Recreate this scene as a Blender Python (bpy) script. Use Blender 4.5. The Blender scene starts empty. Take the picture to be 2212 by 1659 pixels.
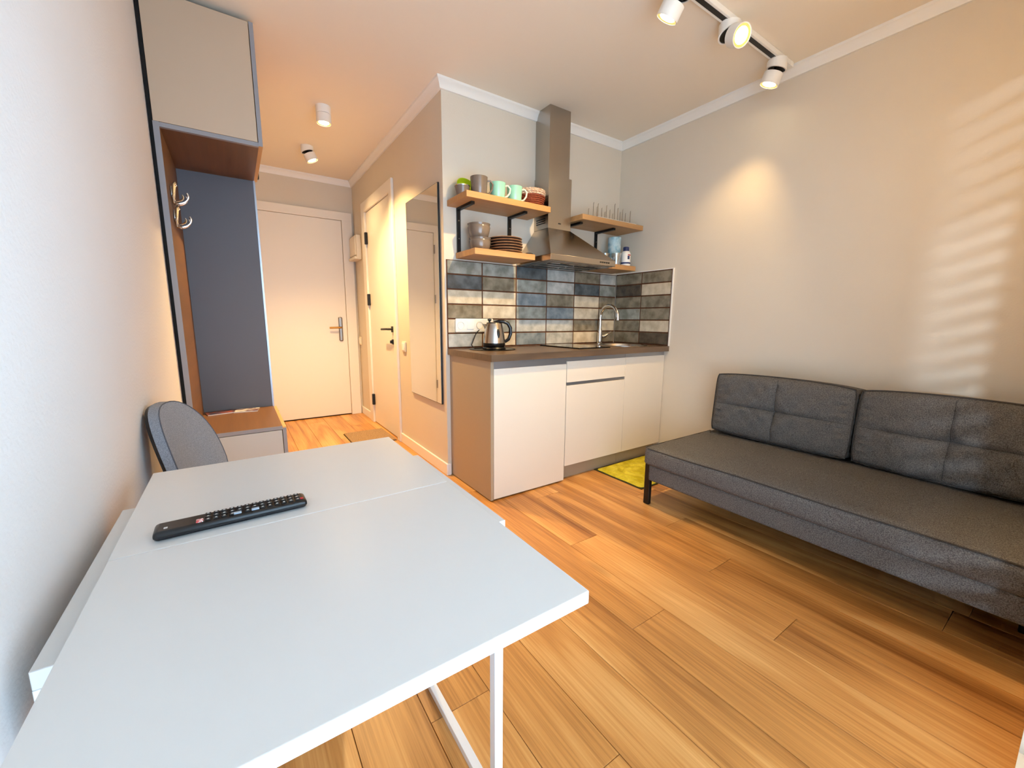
import bpy, bmesh, math, random
from mathutils import Vector, Matrix
random.seed(7)
S = bpy.context.scene
COL = S.collection
PI = math.pi
def lin(h):
    h = h.lstrip('#'); o = []
    for i in (0, 2, 4):
        c = int(h[i:i+2], 16) / 255
        o.append(c / 12.92 if c <= .04045 else ((c + .055) / 1.055) ** 2.4)
    return (*o, 1)
# ------------------------------------------------------------------ camera
cd = bpy.data.cameras.new('camera'); cam = bpy.data.objects.new('camera', cd); COL.objects.link(cam)
cd.sensor_fit = 'HORIZONTAL'; cd.sensor_width = 36; cd.lens = 36 * 875.6 / 2212; cd.clip_start = .01
_r = Vector((.82822251, -.56036293, .00639161)); _u = Vector((.08261484, .13337059, .98761687)); _f = Vector((.55427634, .81743848, -.15675482))
cam.matrix_world = Matrix(((_r.x, _u.x, -_f.x, 0), (_r.y, _u.y, -_f.y, 0), (_r.z, _u.z, -_f.z, 1.06), (0, 0, 0, 1)))
S.camera = cam
# ------------------------------------------------------------------ sky, sun, exposure
W = bpy.data.worlds.new('sky'); S.world = W; W.use_nodes = True
_bg = W.node_tree.nodes['Background']; _bg.inputs[0].default_value = (.55, .77, 1, 1); _bg.inputs[1].default_value = 8.0
sl = bpy.data.lights.new('sun', 'SUN'); sl.energy = 1.4; sl.angle = math.radians(2.3); sl.color = (.68, .84, 1)
so = bpy.data.objects.new('sun', sl); COL.objects.link(so)
so.rotation_euler = Vector((1, .24, -.09)).to_track_quat('-Z', 'Y').to_euler()
pl = bpy.data.lights.new('window_portal', 'AREA'); pl.shape = 'RECTANGLE'; pl.size = 1.62; pl.size_y = 2.3; pl.cycles.is_portal = True
po = bpy.data.objects.new('window_portal', pl); COL.objects.link(po); po.location = (.61, -.19, 1.2); po.rotation_euler = (PI/2, 0, 0)
vs = S.view_settings; vs.view_transform = 'Standard'; vs.look = 'None'; vs.gamma = 1; vs.use_curve_mapping = False; vs.exposure = 0.12
S.display_settings.display_device = 'sRGB'
S.cycles.use_light_tree = False; S.cycles.use_denoising = True; S.cycles.max_bounces = 6; S.cycles.diffuse_bounces = 4; S.cycles.glossy_bounces = 3; S.cycles.transmission_bounces = 2; S.cycles.adaptive_threshold = .06; S.cycles.adaptive_min_samples = 12
S.cycles.transparent_max_bounces = 6; S.cycles.sample_clamp_indirect = 6; S.cycles.caustics_reflective = False; S.cycles.caustics_refractive = False
WARM = (1, .67, .29)

# ------------------------------------------------------------------ materials
def mat(name, col, rough=.5, metal=0, spec=None, noise=None, bump=None, emit=None, coat=0, alpha=None):
    """noise=(scale, other colour, contrast)  bump=(scale, strength, distance)"""
    m = bpy.data.materials.new(name); m.use_nodes = True; nt = m.node_tree; b = nt.nodes['Principled BSDF']
    c = lin(col) if isinstance(col, str) else (*col, 1)
    b.inputs['Base Color'].default_value = c; b.inputs['Roughness'].default_value = rough; b.inputs['Metallic'].default_value = metal
    if spec is not None: b.inputs['Specular IOR Level'].default_value = spec
    if coat: b.inputs['Coat Weight'].default_value = coat
    tc = nt.nodes.new('ShaderNodeTexCoord')
    if noise:
        n = nt.nodes.new('ShaderNodeTexNoise'); n.inputs['Scale'].default_value = noise[0]; n.inputs['Detail'].default_value = 6
        r = nt.nodes.new('ShaderNodeValToRGB'); k = noise[2] if len(noise) > 2 else .2
        r.color_ramp.elements[0].position = .5 - k; r.color_ramp.elements[1].position = .5 + k
        r.color_ramp.elements[0].color = c; r.color_ramp.elements[1].color = lin(noise[1])
        nt.links.new(tc.outputs['Object'], n.inputs['Vector']); nt.links.new(n.outputs['Fac'], r.inputs['Fac']); nt.links.new(r.outputs['Color'], b.inputs['Base Color'])
    if bump and bump[1] < .06:
        n2 = nt.nodes.new('ShaderNodeTexNoise'); n2.inputs['Scale'].default_value = bump[0]; n2.inputs['Detail'].default_value = 0
        mr = nt.nodes.new('ShaderNodeMapRange'); mr.inputs[3].default_value = max(0, rough - .03); mr.inputs[4].default_value = rough + .03
        nt.links.new(tc.outputs['Object'], n2.inputs['Vector']); nt.links.new(n2.outputs['Fac'], mr.inputs[0]); nt.links.new(mr.outputs[0], b.inputs['Roughness'])
    elif bump:
        n2 = nt.nodes.new('ShaderNodeTexNoise'); n2.inputs['Scale'].default_value = bump[0]; n2.inputs['Detail'].default_value = 2
        bp = nt.nodes.new('ShaderNodeBump'); bp.inputs['Strength'].default_value = bump[1]; bp.inputs['Distance'].default_value = bump[2]
        nt.links.new(tc.outputs['Object'], n2.inputs['Vector']); nt.links.new(n2.outputs['Fac'], bp.inputs['Height']); nt.links.new(bp.outputs['Normal'], b.inputs['Normal'])
    if emit:
        m.cycles.emission_sampling = 'NONE'
        b.inputs['Emission Color'].default_value = (*emit[0], 1); b.inputs['Emission Strength'].default_value = emit[1]
    return m
def wood(name, light, dark, sx=10, sy=1.1, rough=.45, axis='Y', random_shift=True, mid=None):
    m = bpy.data.materials.new(name); m.use_nodes = True; nt = m.node_tree; N = nt.nodes; L = nt.links; b = N['Principled BSDF']
    b.inputs['Roughness'].default_value = rough
    tc = N.new('ShaderNodeTexCoord'); oi = N.new('ShaderNodeObjectInfo')
    vm = N.new('ShaderNodeVectorMath'); vm.operation = 'MULTIPLY_ADD'
    cx = N.new('ShaderNodeCombineXYZ'); 
    for i in range(3): L.new(oi.outputs['Random'], cx.inputs[i])
    L.new(cx.outputs[0], vm.inputs[0]); vm.inputs[1].default_value = (37.3, 91.7, 13.1) if random_shift else (0, 0, 0); L.new(tc.outputs['Object'], vm.inputs[2])
    def mp(s):
        q = N.new('ShaderNodeMapping'); q.inputs['Scale'].default_value = s if axis == 'Y' else (s[1], s[0], s[2]); L.new(vm.outputs[0], q.inputs['Vector']); return q
    w = N.new('ShaderNodeTexNoise'); L.new(mp((sx * .55, sy * .55, 4)).outputs[0], w.inputs['Vector']); w.inputs['Scale'].default_value = 1; w.inputs['Detail'].default_value = 3; w.inputs['Distortion'].default_value = .8
    wv = N.new('ShaderNodeMath'); wv.operation = 'MULTIPLY'; L.new(w.outputs['Fac'], wv.inputs[0]); wv.inputs[1].default_value = 17
    sn = N.new('ShaderNodeMath'); sn.operation = 'SINE'; L.new(wv.outputs[0], sn.inputs[0])
    rg = N.new('ShaderNodeMapRange'); L.new(sn.outputs[0], rg.inputs[0]); rg.inputs[1].default_value = -1; rg.inputs[2].default_value = 1
    g = N.new('ShaderNodeTexNoise'); L.new(mp((sx * 14, sy * 2.2, 20)).outputs[0], g.inputs['Vector']); g.inputs['Scale'].default_value = 1; g.inputs['Detail'].default_value = 6; g.inputs['Roughness'].default_value = .6
    t = N.new('ShaderNodeTexNoise'); L.new(mp((sx * .4, sy * .35, 2)).outputs[0], t.inputs['Vector']); t.inputs['Scale'].default_value = 1.6; t.inputs['Detail'].default_value = 4
    a1 = N.new('ShaderNodeMath'); a1.operation = 'MULTIPLY_ADD'; L.new(rg.outputs[0], a1.inputs[0]); a1.inputs[1].default_value = .22
    a2 = N.new('ShaderNodeMath'); a2.operation = 'MULTIPLY_ADD'; L.new(g.outputs['Fac'], a2.inputs[0]); a2.inputs[1].default_value = .62
    a3 = N.new('ShaderNodeMath'); a3.operation = 'MULTIPLY_ADD'; L.new(t.outputs['Fac'], a3.inputs[0]); a3.inputs[1].default_value = .75
    rr = N.new('ShaderNodeMath'); rr.operation = 'MULTIPLY_ADD'; L.new(oi.outputs['Random'], rr.inputs[0]); rr.inputs[1].default_value = .16; rr.inputs[2].default_value = -.38
    L.new(rr.outputs[0], a3.inputs[2]); L.new(a3.outputs[0], a2.inputs[2]); L.new(a2.outputs[0], a1.inputs[2])
    r = N.new('ShaderNodeValToRGB'); L.new(a1.outputs[0], r.inputs['Fac'])
    r.color_ramp.elements[0].position = .2; r.color_ramp.elements[0].color = lin(light); r.color_ramp.elements[1].position = .85; r.color_ramp.elements[1].color = lin(dark)
    if mid: e = r.color_ramp.elements.new(.5); e.color = lin(mid)
    # knots
    kv = N.new('ShaderNodeTexVoronoi'); L.new(mp((sx * .42, sy * 1.05, 1)).outputs[0], kv.inputs['Vector']); kv.inputs['Scale'].default_value = 1
    kr = N.new('ShaderNodeMapRange'); L.new(kv.outputs['Distance'], kr.inputs[0]); kr.inputs[1].default_value = .03; kr.inputs[2].default_value = .13; kr.inputs[3].default_value = .55; kr.inputs[4].default_value = 0
    mx = N.new('ShaderNodeMix'); mx.data_type = 'RGBA'; L.new(kr.outputs[0], mx.inputs[0]); L.new(r.outputs[0], mx.inputs[6])
    d = lin(dark); mx.inputs[7].default_value = (d[0] * .35, d[1] * .3, d[2] * .28, 1)
    L.new(mx.outputs[2], b.inputs['Base Color'])
    bp = N.new('ShaderNodeBump'); bp.inputs['Strength'].default_value = .12; bp.inputs['Distance'].default_value = .001; L.new(g.outputs['Fac'], bp.inputs['Height']); L.new(bp.outputs[0], b.inputs['Normal'])
    return m
M = {}
M['wall'] = mat('greige_wall_paint', '#dcd2c2', .85, noise=(3, '#d9cebd', .3), bump=(160, .22, .002))
M['wall_l'] = mat('pale_wallpaper', '#e2dedb', .85, noise=(3, '#dfdad6', .3), bump=(120, .3, .003))
M['ceil'] = mat('ceiling_paint', '#f0e4d2', .9, bump=(90, .08, .002))
M['white'] = mat('white_paint', '#efece6', .42, bump=(60, .04, .001))
M['doorw'] = mat('door_white', '#ece6dc', .4, bump=(50, .03, .001))
M['floor'] = wood('oak_laminate', '#ecb873', '#87501f', rough=.38, mid='#d0934f')
M['under'] = mat('joint_dark', '#3a2414', .9)
M['shelfw'] = wood('beech_shelf', '#c99c6a', '#a87845', sx=6, sy=.8, rough=.5, axis='X')
M['birch'] = wood('birch_edge', '#d9ad74', '#c29258', sx=6, sy=.8, rough=.5)
M['nut'] = wood('wardrobe_interior', '#7d5636', '#5f4126', sx=3, sy=.5, rough=.5)
M['wtop'] = wood('brown_worktop', '#78614b', '#483b31', sx=9, sy=1.4, rough=.33, axis='X')
M['table'] = mat('white_laminate_table', '#dbd9d6', .3, bump=(40, .02, .001))
M['tmetal'] = mat('white_powdercoat', '#efefef', .4, bump=(200, .05, .0005))
M['cab'] = mat('cream_cabinet_front', '#e4d9c9', .38, bump=(40, .02, .001))
M['cabside'] = mat('cabinet_side', '#a8967e', .4, bump=(40, .02, .001))
M['alu'] = mat('aluminium_profile', '#a9adb5', .35, .85, bump=(300, .05, .0005))
M['ward'] = mat('grey_laminate', '#bda790', .5, bump=(60, .03, .001))
M['wedge'] = mat('grey_edge_band', '#8d8b8f', .5, bump=(60, .03, .001))
M['wback'] = mat('slate_panel', '#62646c', .55, bump=(80, .04, .001))
M['wfront'] = mat('gloss_drawer_front', '#b9b8b4', .2, bump=(30, .01, .001))
M['black'] = mat('black_metal', '#0c0c0d', .45, bump=(200, .05, .0005))
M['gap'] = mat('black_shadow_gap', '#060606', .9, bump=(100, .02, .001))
M['steel'] = mat('brushed_steel', '#b4aca3', .27, 1, bump=(220, .06, .0006))
M['chrome'] = mat('chrome', '#dcdcdc', .08, 1, bump=(50, .01, .0005))
M['nickel'] = mat('satin_nickel', '#9c9894', .3, 1, bump=(200, .04, .0005))
M['brass'] = mat('brass_lever', '#c09455', .3, 1, bump=(200, .04, .0005))
M['grout'] = mat('brown_grout', '#54301a', .9, noise=(90, '#6a3f22', .2), bump=(200, .3, .001))
M['bpl'] = mat('black_plastic', '#101012', .3, bump=(200, .04, .0005))
M['hob'] = mat('black_ceramic_glass', '#050505', .05, coat=.5, bump=(20, .005, .0005))
M['wpl'] = mat('white_plastic', '#f2efe8', .35, bump=(80, .02, .0005))
M['cpl'] = mat('cream_plastic', '#eadfca', .4, bump=(80, .02, .0005))
M['mirror'] = mat('mirror_silver', '#e6e8e4', .015, 1, bump=(3, .002, .0005))
M['fab'] = mat('charcoal_upholstery', '#4a4847', .95, noise=(300, '#767370', .15), bump=(320, .9, .002), spec=.2)
M['fabseam'] = mat('dark_seam', '#343231', .95, noise=(300, '#45413f', .2), bump=(300, .5, .001))
M['chairf'] = mat('grey_chair_fabric', '#74777f', .95, noise=(500, '#9b9ea6', .16), bump=(600, .7, .0015), spec=.2)
M['chairseam'] = mat('chair_seam', '#4b4e56', .95, noise=(300, '#5b5e66', .2))
M['rug'] = mat('lime_bath_rug', '#bfae12', .98, noise=(14, '#ddcf3c', .12), bump=(22, 1, .02))
M['rugb'] = mat('rug_binding', '#3a3a18', .95, bump=(200, .4, .001))
M['matt'] = mat('brown_doormat', '#8a6744', .98, noise=(160, '#c0a079', .1), bump=(260, 1, .004))
M['taupe'] = mat('taupe_glaze', '#6d6157', .18, noise=(20, '#74675c', .2), coat=.3)
M['plate'] = mat('brown_glaze', '#5a4335', .22, noise=(20, '#664c3c', .2), coat=.3)
M['platerim'] = mat('tan_plate_rim', '#a97f5e', .3, noise=(60, '#8f6748', .2))
M['mint'] = mat('mint_glaze', '#8ccab4', .2, noise=(12, '#93d0ba', .2), coat=.3)
M['inner'] = mat('cream_glaze', '#e8e3d6', .25, noise=(12, '#e2dccd', .2), coat=.3)
M['lime'] = mat('lime_glaze', '#a8c21f', .25, noise=(12, '#9db81c', .2), coat=.3)
M['wick'] = mat('red_wicker', '#6b2c14', .7, noise=(120, '#8c3f1d', .2), bump=(140, .6, .002))
M['wickr'] = mat('cream_wicker', '#e3d3bd', .7, noise=(120, '#b98a6a', .15), bump=(140, .6, .002))
M['rope'] = mat('natural_cane', '#c8a77e', .7, bump=(140, .6, .002))
M['cani'] = mat('blue_canister_print', '#7fb3c4', .35, noise=(22, '#cfe3e6', .12))
M['caniw'] = mat('canister_white', '#e6ecec', .4, bump=(80, .05, .0005))
M['navy'] = mat('navy_plastic', '#182a5c', .35, bump=(80, .03, .0005))
M['red'] = mat('red_print', '#a9202a', .4, bump=(80, .03, .0005))
M['paper'] = mat('magazine_print', '#d9d6d2', .4, noise=(28, '#6b4a52', .1))
M['paper2'] = mat('navy_magazine_print', '#262f49', .4, noise=(30, '#8a4a3a', .09))
M['lens'] = mat('lamp_lens', '#ffffff', .4, emit=((1, .84, .55), 22))
M['gold'] = mat('gold_reflector', '#d8a24a', .25, .8, bump=(80, .03, .0005), emit=((1, .66, .22), .9))
M['stick'] = mat('white_sticker', '#efeceb', .5, noise=(400, '#d84a48', .05))
M['bluek'] = mat('blue_grey_key', '#a9b9c9', .4, bump=(80, .03, .0005))
M['mark'] = mat('key_print', '#d8d8d8', .5, bump=(80, .03, .0005))
M['slat'] = mat('white_blind_slat', '#dcdcd8', .5, bump=(80, .03, .0005))
def glass(name, rough=0, tint=(1, 1, 1), fac=.12, base=0):
    m = bpy.data.materials.new(name); m.use_nodes = True; nt = m.node_tree; nt.nodes.remove(nt.nodes['Principled BSDF'])
    t = nt.nodes.new('ShaderNodeBsdfTransparent'); t.inputs[0].default_value = (*tint, 1); g = nt.nodes.new('ShaderNodeBsdfGlossy'); g.inputs['Roughness'].default_value = rough
    lw = nt.nodes.new('ShaderNodeLayerWeight'); lw.inputs[0].default_value = fac; x = nt.nodes.new('ShaderNodeMixShader')
    mx = nt.nodes.new('ShaderNodeMath'); mx.operation = 'MAXIMUM'; mx.inputs[1].default_value = base; nt.links.new(lw.outputs['Facing'], mx.inputs[0])
    nt.links.new(mx.outputs[0], x.inputs[0]); nt.links.new(t.outputs[0], x.inputs[1]); nt.links.new(g.outputs[0], x.inputs[2]); nt.links.new(x.outputs[0], nt.nodes['Material Output'].inputs[0]); return m
M['pane'] = glass('window_glass', 0, (1, 1, 1), .02); M['glass'] = glass('drinking_glass', .25, (.80, .84, .86), .55, .3)
def tilemat(name, a, b):
    return mat(name, a, .24, noise=(16, b, .14), bump=(22, .12, .004))
T = {'D': tilemat('tile_slate', '#43494c', '#626a6d'), 'B': tilemat('tile_blue_grey', '#6a767e', '#909a9f'), 'M': tilemat('tile_mid_grey', '#7d7f76', '#a4a69e'),
     'O': tilemat('tile_olive_grey', '#6f6654', '#938a77'), 'L': tilemat('tile_pale_grey', '#a3a49f', '#c8c8c2'), 'C': tilemat('tile_cream', '#bfb198', '#dccfb7'), 'K': tilemat('tile_dark_brown', '#463d33', '#655a4c')}

# ------------------------------------------------------------------ geometry helpers
def box(bm, x0, x1, y0, y1, z0, z1):
    v = [bm.verts.new(p) for p in ((x0,y0,z0),(x1,y0,z0),(x1,y1,z0),(x0,y1,z0),(x0,y0,z1),(x1,y0,z1),(x1,y1,z1),(x0,y1,z1))]
    for f in ((0,3,2,1),(4,5,6,7),(0,1,5,4),(1,2,6,5),(2,3,7,6),(3,0,4,7)): bm.faces.new([v[i] for i in f])
def B(*a, bev=0, seg=2):
    bm = bmesh.new(); box(bm, *a)
    if bev: bmesh.ops.bevel(bm, geom=bm.edges[:], offset=bev, segments=seg, affect='EDGES', profile=.5)
    bm.normal_update(); fl_ = bm.faces.layers.int.new('flat')
    for f in bm.faces: f[fl_] = 1 if max(abs(c) for c in f.normal) > .9995 else 0
    return bm
def tube(bm, pts, r, n=10, closed=False, caps=True):
    pts = [Vector(p) for p in pts]; k = len(pts); rings = []
    rad = r if isinstance(r, (list, tuple)) else [r] * k
    up = None
    for i, p in enumerate(pts):
        a = pts[(i - 1) % k] if (closed or i) else p; b = pts[(i + 1) % k] if (closed or i < k - 1) else p
        d = (b - a).normalized()
        if up is None: up = d.orthogonal().normalized()
        up = (up - d * up.dot(d)).normalized(); s = d.cross(up)
        rings.append([bm.verts.new(p + (up * math.cos(t) + s * math.sin(t)) * rad[i]) for t in [2 * PI * j / n for j in range(n)]])
    for i in range(k if closed else k - 1):
        A, C = rings[i], rings[(i + 1) % k]
        for j in range(n): bm.faces.new((A[j], A[(j+1) % n], C[(j+1) % n], C[j]))
    if caps and not closed:
        bm.faces.new(rings[0][::-1]); bm.faces.new(rings[-1])
def TB(pts, r, n=10, closed=False):
    bm = bmesh.new(); tube(bm, pts, r, n, closed); return bm
def lathe(prof, c=(0, 0, 0), n=32, sx=1, sy=1):
    bm = bmesh.new(); rings = []
    for r, z in prof:
        if r < 1e-6: rings.append([bm.verts.new((c[0], c[1], c[2] + z))])
        else: rings.append([bm.verts.new((c[0] + r * sx * math.cos(2*PI*j/n), c[1] + r * sy * math.sin(2*PI*j/n), c[2] + z)) for j in range(n)])
    for A, C in zip(rings, rings[1:]):
        for j in range(n):
            q = (j + 1) % n
            if len(A) == 1 and len(C) == 1: continue
            if len(A) == 1: bm.faces.new((A[0], C[q], C[j]))
            elif len(C) == 1: bm.faces.new((A[j], A[q], C[0]))
            else: bm.faces.new((A[j], A[q], C[q], C[j]))
    return bm
def prism(poly, z0, z1):
    bm = bmesh.new(); a = [bm.verts.new((x, y, z0)) for x, y in poly]; b = [bm.verts.new((x, y, z1)) for x, y in poly]; k = len(poly)
    bm.faces.new(a[::-1]); bm.faces.new(b)
    for i in range(k): bm.faces.new((a[i], a[(i+1) % k], b[(i+1) % k], b[i]))
    return bm
def obj(name, bm, m, parent=None, local=False, smooth=30):
    if parent is not None and not local:
        o0 = parent
        off = Vector((0, 0, 0))
        while o0 is not None: off += o0.location; o0 = o0.parent
        bmesh.ops.translate(bm, verts=bm.verts[:], vec=-off)
    bmesh.ops.recalc_face_normals(bm, faces=bm.faces[:])
    ly = bm.faces.layers.int.get('flat'); keep = [f.index for f in bm.faces if f[ly]] if ly and not bm.faces.index_update() else []
    me = bpy.data.meshes.new(name); bm.to_mesh(me); bm.free(); me.materials.append(M[m] if isinstance(m, str) else m)
    if smooth:
        me.shade_smooth(); me.set_sharp_from_angle(angle=math.radians(smooth))
        for i in keep: me.polygons[i].use_smooth = False
    o = bpy.data.objects.new(name, me); COL.objects.link(o)
    if parent is not None: o.parent = parent
    return o
def tag(o, label, cat, group=None):
    o['label'] = label; o['category'] = cat
    if group: o['group'] = group
    return o
def thing(name, label, cat, loc=(0, 0, 0), group=None, rot=None):
    o = bpy.data.objects.new(name, None); o.empty_display_size = .05; COL.objects.link(o); o.location = loc
    if rot: o.rotation_euler = rot
    return tag(o, label, cat, group)
def struct(name, bm, m, label=None, smooth=30):
    o = obj(name, bm, m, smooth=smooth); o['kind'] = 'structure'
    if label: o['label'] = label
    return o
def copy_tree(o, parent=None):
    c = o.copy(); COL.objects.link(c); c.parent = parent
    for ch in [x for x in o.children]: copy_tree(ch, c)
    return c

# ------------------------------------------------------------------ room shell
XL, XR, XH, YK, YB, YF, H = -.242, 2.726, 1.134, 2.449, 4.704, -.004, 2.472
fl = struct('floor', B(XL - .1, XR + .1, -.164, YB + .1, -.08, -.011), 'under', 'light oak laminate floor with long planks')
edges = [XL] + [.344 + .1785 * i for i in range(-3, 14)] ; edges = [e for e in edges if e <= XR] + [XR]
joints = {1.058: .803, 1.2365: 1.318, 1.415: .507, 1.5935: .838, 1.772: 1.179, .5225: .549, .344: .88, .1655: .30, .701: 1.12, .8795: 1.55, 1.9505: .2}
pc = {}
for x0, x1 in zip(edges, edges[1:]):
    j0 = next((v for k, v in joints.items() if abs(k - x0) < .01), random.uniform(0, 1.3))
    ys = [-.10] + sorted(y for y in [j0 + 1.31 * k for k in range(-1, 5)] if -.05 < y < YB - .05) + [YB]
    for y0, y1 in zip(ys, ys[1:]):
        key = (round(x1 - x0, 3), round(y1 - y0, 3))
        if key not in pc:
            w, l = (x1 - x0) / 2 - .0007, (y1 - y0) / 2 - .0007
            p = obj('plank', B(-w, w, -l, l, -.011, 0, bev=.0009, seg=1), 'floor', fl, local=True); pc[key] = p.data
        else:
            p = bpy.data.objects.new('plank', pc[key]); COL.objects.link(p); p.parent = fl
        p.location = ((x0 + x1) / 2, (y0 + y1) / 2, 0)
struct('ceiling', B(XL - .12, XR + .12, -.164, YB + .1, H, H + .1), 'ceil', 'white painted ceiling')
struct('wall_left', B(XL - .12, XL, -.164, YB + .1, -.08, H), 'wall_l', 'pale wallpapered wall beside the table')
struct('wall_right', B(XR, XR + .12, -.164, YB + .1, -.08, H), 'wall', 'greige wall behind the sofa')
struct('wall_kitchen', B(XH, XR, YK, YK + .1, -.01, H), 'wall', 'greige wall above the kitchenette')
bm = bmesh.new(); D0, D1, DZ = 3.441, 4.199, 2.073
box(bm, XH, XH + .1, YK + .1, D0, -.01, H); box(bm, XH, XH + .1, D1, YB, -.01, H); box(bm, XH, XH + .1, D0, D1, DZ, H)
struct('wall_hall', bm, 'wall', 'greige hallway wall with the inner door')
bm = bmesh.new(); E0, E1, EZ = .196, 1.014, 2.074
box(bm, XL, E0, YB, YB + .1, -.01, H); box(bm, E1, XH + .1, YB, YB + .1, -.01, H); box(bm, E0, E1, YB, YB + .1, EZ, H); box(bm, XH + .1, XR, YB, YB + .1, -.01, H); box(bm, E0, E1, YB + .09, YB + .1, -.01, EZ)
struct('wall_back', bm, 'wall', 'greige wall around the entrance door')
WX0, WX1, WZ0, WZ1 = -.2, 1.45, .06, 2.34
bm = bmesh.new()
box(bm, XL, WX0, -.164, YF, -.01, H); box(bm, WX1, XR, -.164, YF, -.01, H); box(bm, WX0, WX1, -.164, YF, WZ1, H); box(bm, WX0, WX1, -.164, YF, -.08, WZ0)
struct('wall_front', bm, 'wall', 'greige wall around the window')
win = struct('window_1', B(WX0, WX1, -.155, -.125, WZ0, WZ0 + .06, bev=.004), 'white', 'white framed window behind blinds')
for n, a in (('window_frame', (WX0, WX0 + .06, -.155, -.125, WZ0 + .06, WZ1)), ('window_frame', (WX1 - .06, WX1, -.155, -.125, WZ0 + .06, WZ1)), ('window_frame', (WX0 + .06, WX1 - .06, -.155, -.125, WZ1 - .06, WZ1))):
    obj(n, B(*a, bev=.003), 'white', win)
for a, b in ((WX0 + .06, WX1 - .06),): obj('pane', B(a, b, -.143, -.138, WZ0 + .06, WZ1 - .06), 'pane', win)
bl = thing('window_blind', 'white horizontal slat blind hanging in the window', 'blind', (.61, -.06, WZ1 - .05))
obj('head_rail', B(WX0 + .02, WX1 - .02, -.095, -.03, WZ1 - .05, WZ1 - .005, bev=.004), 'slat', bl)
sm = None
for i in range(22):
    z = WZ1 - .12 - i * .098
    if z < .16: break
    if sm is None:
        s = obj('slat', B(-.79, .79, -.035, .035, -.0015, .0015), 'slat', bl, local=True); sm = s.data
    else: s = bpy.data.objects.new('slat', sm); COL.objects.link(s); s.parent = bl
    s.location = (0, 0, z - (WZ1 - .05)); s.rotation_euler = (math.radians(14 if z < 1.72 else 74), 0, 0)
# cornices
PROF = [(0, 0), (.012, 0), (.016, .010), (.020, .022), (.028, .036), (.038, .044), (.040, .056), (.0, .056)]
def cornice(name, p0, p1, n, m0, m1, label):
    p0, p1, n = Vector(p0), Vector(p1), Vector(n); d = (p1 - p0).normalized(); bm = bmesh.new(); A = []; Bv = []
    for o, z in PROF:
        a = p0 + n * o - d * (m0 * o); b = p1 + n * o + d * (m1 * o)
        A.append(bm.verts.new((a.x, a.y, H - .056 + z))); Bv.append(bm.verts.new((b.x, b.y, H - .056 + z)))
    k = len(PROF)
    for i in range(k): bm.faces.new((A[i], A[(i+1) % k], Bv[(i+1) % k], Bv[i]))
    bm.faces.new(A); bm.faces.new(Bv[::-1]); return struct(name, bm, 'white', label, smooth=40)
cornice('trim_1', (XR, YF, 0), (XR, YK, 0), (-1, 0, 0), -1, -1, 'white cornice above the sofa wall')
cornice('trim_2', (XH, YK, 0), (XR, YK, 0), (0, -1, 0), 1, -1, 'white cornice above the kitchenette')
cornice('trim_3', (XH, YK, 0), (XH, YB, 0), (-1, 0, 0), 1, -1, 'white cornice above the hallway wall')
cornice('trim_4', (XL, YB, 0), (XH, YB, 0), (0, -1, 0), -1, -1, 'white cornice above the entrance door')
def base(name, a, label): return struct(name, B(*a, bev=.004), 'white', label)
base('baseboard_hall', (XH - .014, XH, YK - .014, 3.371, 0, .082), 'white baseboard under the mirror')
base('baseboard_hall_end', (XH - .014, XH, 4.309, YB, 0, .082), 'white baseboard beside the entrance door')
base('baseboard_kitchen', (XH, XH + .02, YK - .014, YK, 0, .082), 'white baseboard return at the kitchen corner')
base('baseboard_right', (XR - .014, XR, YF, 1.92, 0, .082), 'white baseboard behind the sofa')
base('baseboard_left', (XL, XL + .012, YF, 2.48, 0, .082), 'white baseboard behind the table')

# ------------------------------------------------------------------ doors
d1 = struct('door_1', B(E0 + .006, E1 - .006, YB - .012, YB + .035, .012, EZ - .006, bev=.003), 'doorw', 'white entrance door at the hallway end')
for n, a in (('door_frame', (E1 - .004, 1.112, YB - .03, YB, 0, EZ)), ('door_frame', (.098, E0 + .004, YB - .03, YB, 0, EZ)), ('door_frame', (.098, 1.112, YB - .03, YB, EZ - .004, 2.152)), ('threshold', (E0, E1, YB - .02, YB + .05, 0, .01))):
    obj(n, B(*a, bev=.004), 'black' if n == 'threshold' else 'doorw', d1)
hp = obj('handle_plate', B(.924, .962, YB - .024, YB - .012, .82, 1.075, bev=.010, seg=3), 'nickel', d1); hp['label'] = 'steel door plate'
obj('lever', TB([(.945, YB - .02, .965), (.945, YB - .055, .965), (.93, YB - .062, .965), (.825, YB - .062, .963)], .0095), 'brass', d1)['label'] = 'brass lever'
obj('lock_cylinder', lathe([(0, -.004), (.012, -.004), (.012, .004), (0, .004)], (0, 0, 0)), 'black', d1, local=True)
lc = d1.children[-1]; lc.location = (.945, YB - .025, .875); lc.rotation_euler = (PI/2, 0, 0)
for z in (.26, 1.30, 1.88): obj('hinge', TB([(E0 + .004, YB - .036, z - .05), (E0 + .004, YB - .036, z + .05)], .008), 'nickel', d1)
d2 = struct('door_2', B(XH - .004, XH + .036, D0 + .006, D1 - .006, .008, DZ - .006, bev=.003), 'doorw', 'white inner door in the hallway wall')
for n, a in (('door_frame', (XH - .022, XH, 3.371, D0 + .004, 0, DZ)), ('door_frame', (XH - .022, XH, D1 - .004, 4.305, 0, DZ)), ('door_frame', (XH - .022, XH, 3.371, 4.305, DZ - .004, 2.165))):
    obj(n, B(*a, bev=.004), 'doorw', d2)
for z in (.245, 1.245, 1.825): obj('hinge', B(XH - .030, XH - .004, 4.158, 4.190, z - .055, z + .055, bev=.004), 'black', d2)['label'] = 'black hinge'
obj('handle_rose', B(XH - .016, XH - .004, 3.476, 3.528, .945, .997, bev=.004), 'black', d2)
obj('lever', TB([(XH - .012, 3.505, .972), (XH - .052, 3.505, .972), (XH - .058, 3.53, .972), (XH - .058, 3.66, .968)], .009), 'black', d2)
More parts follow.
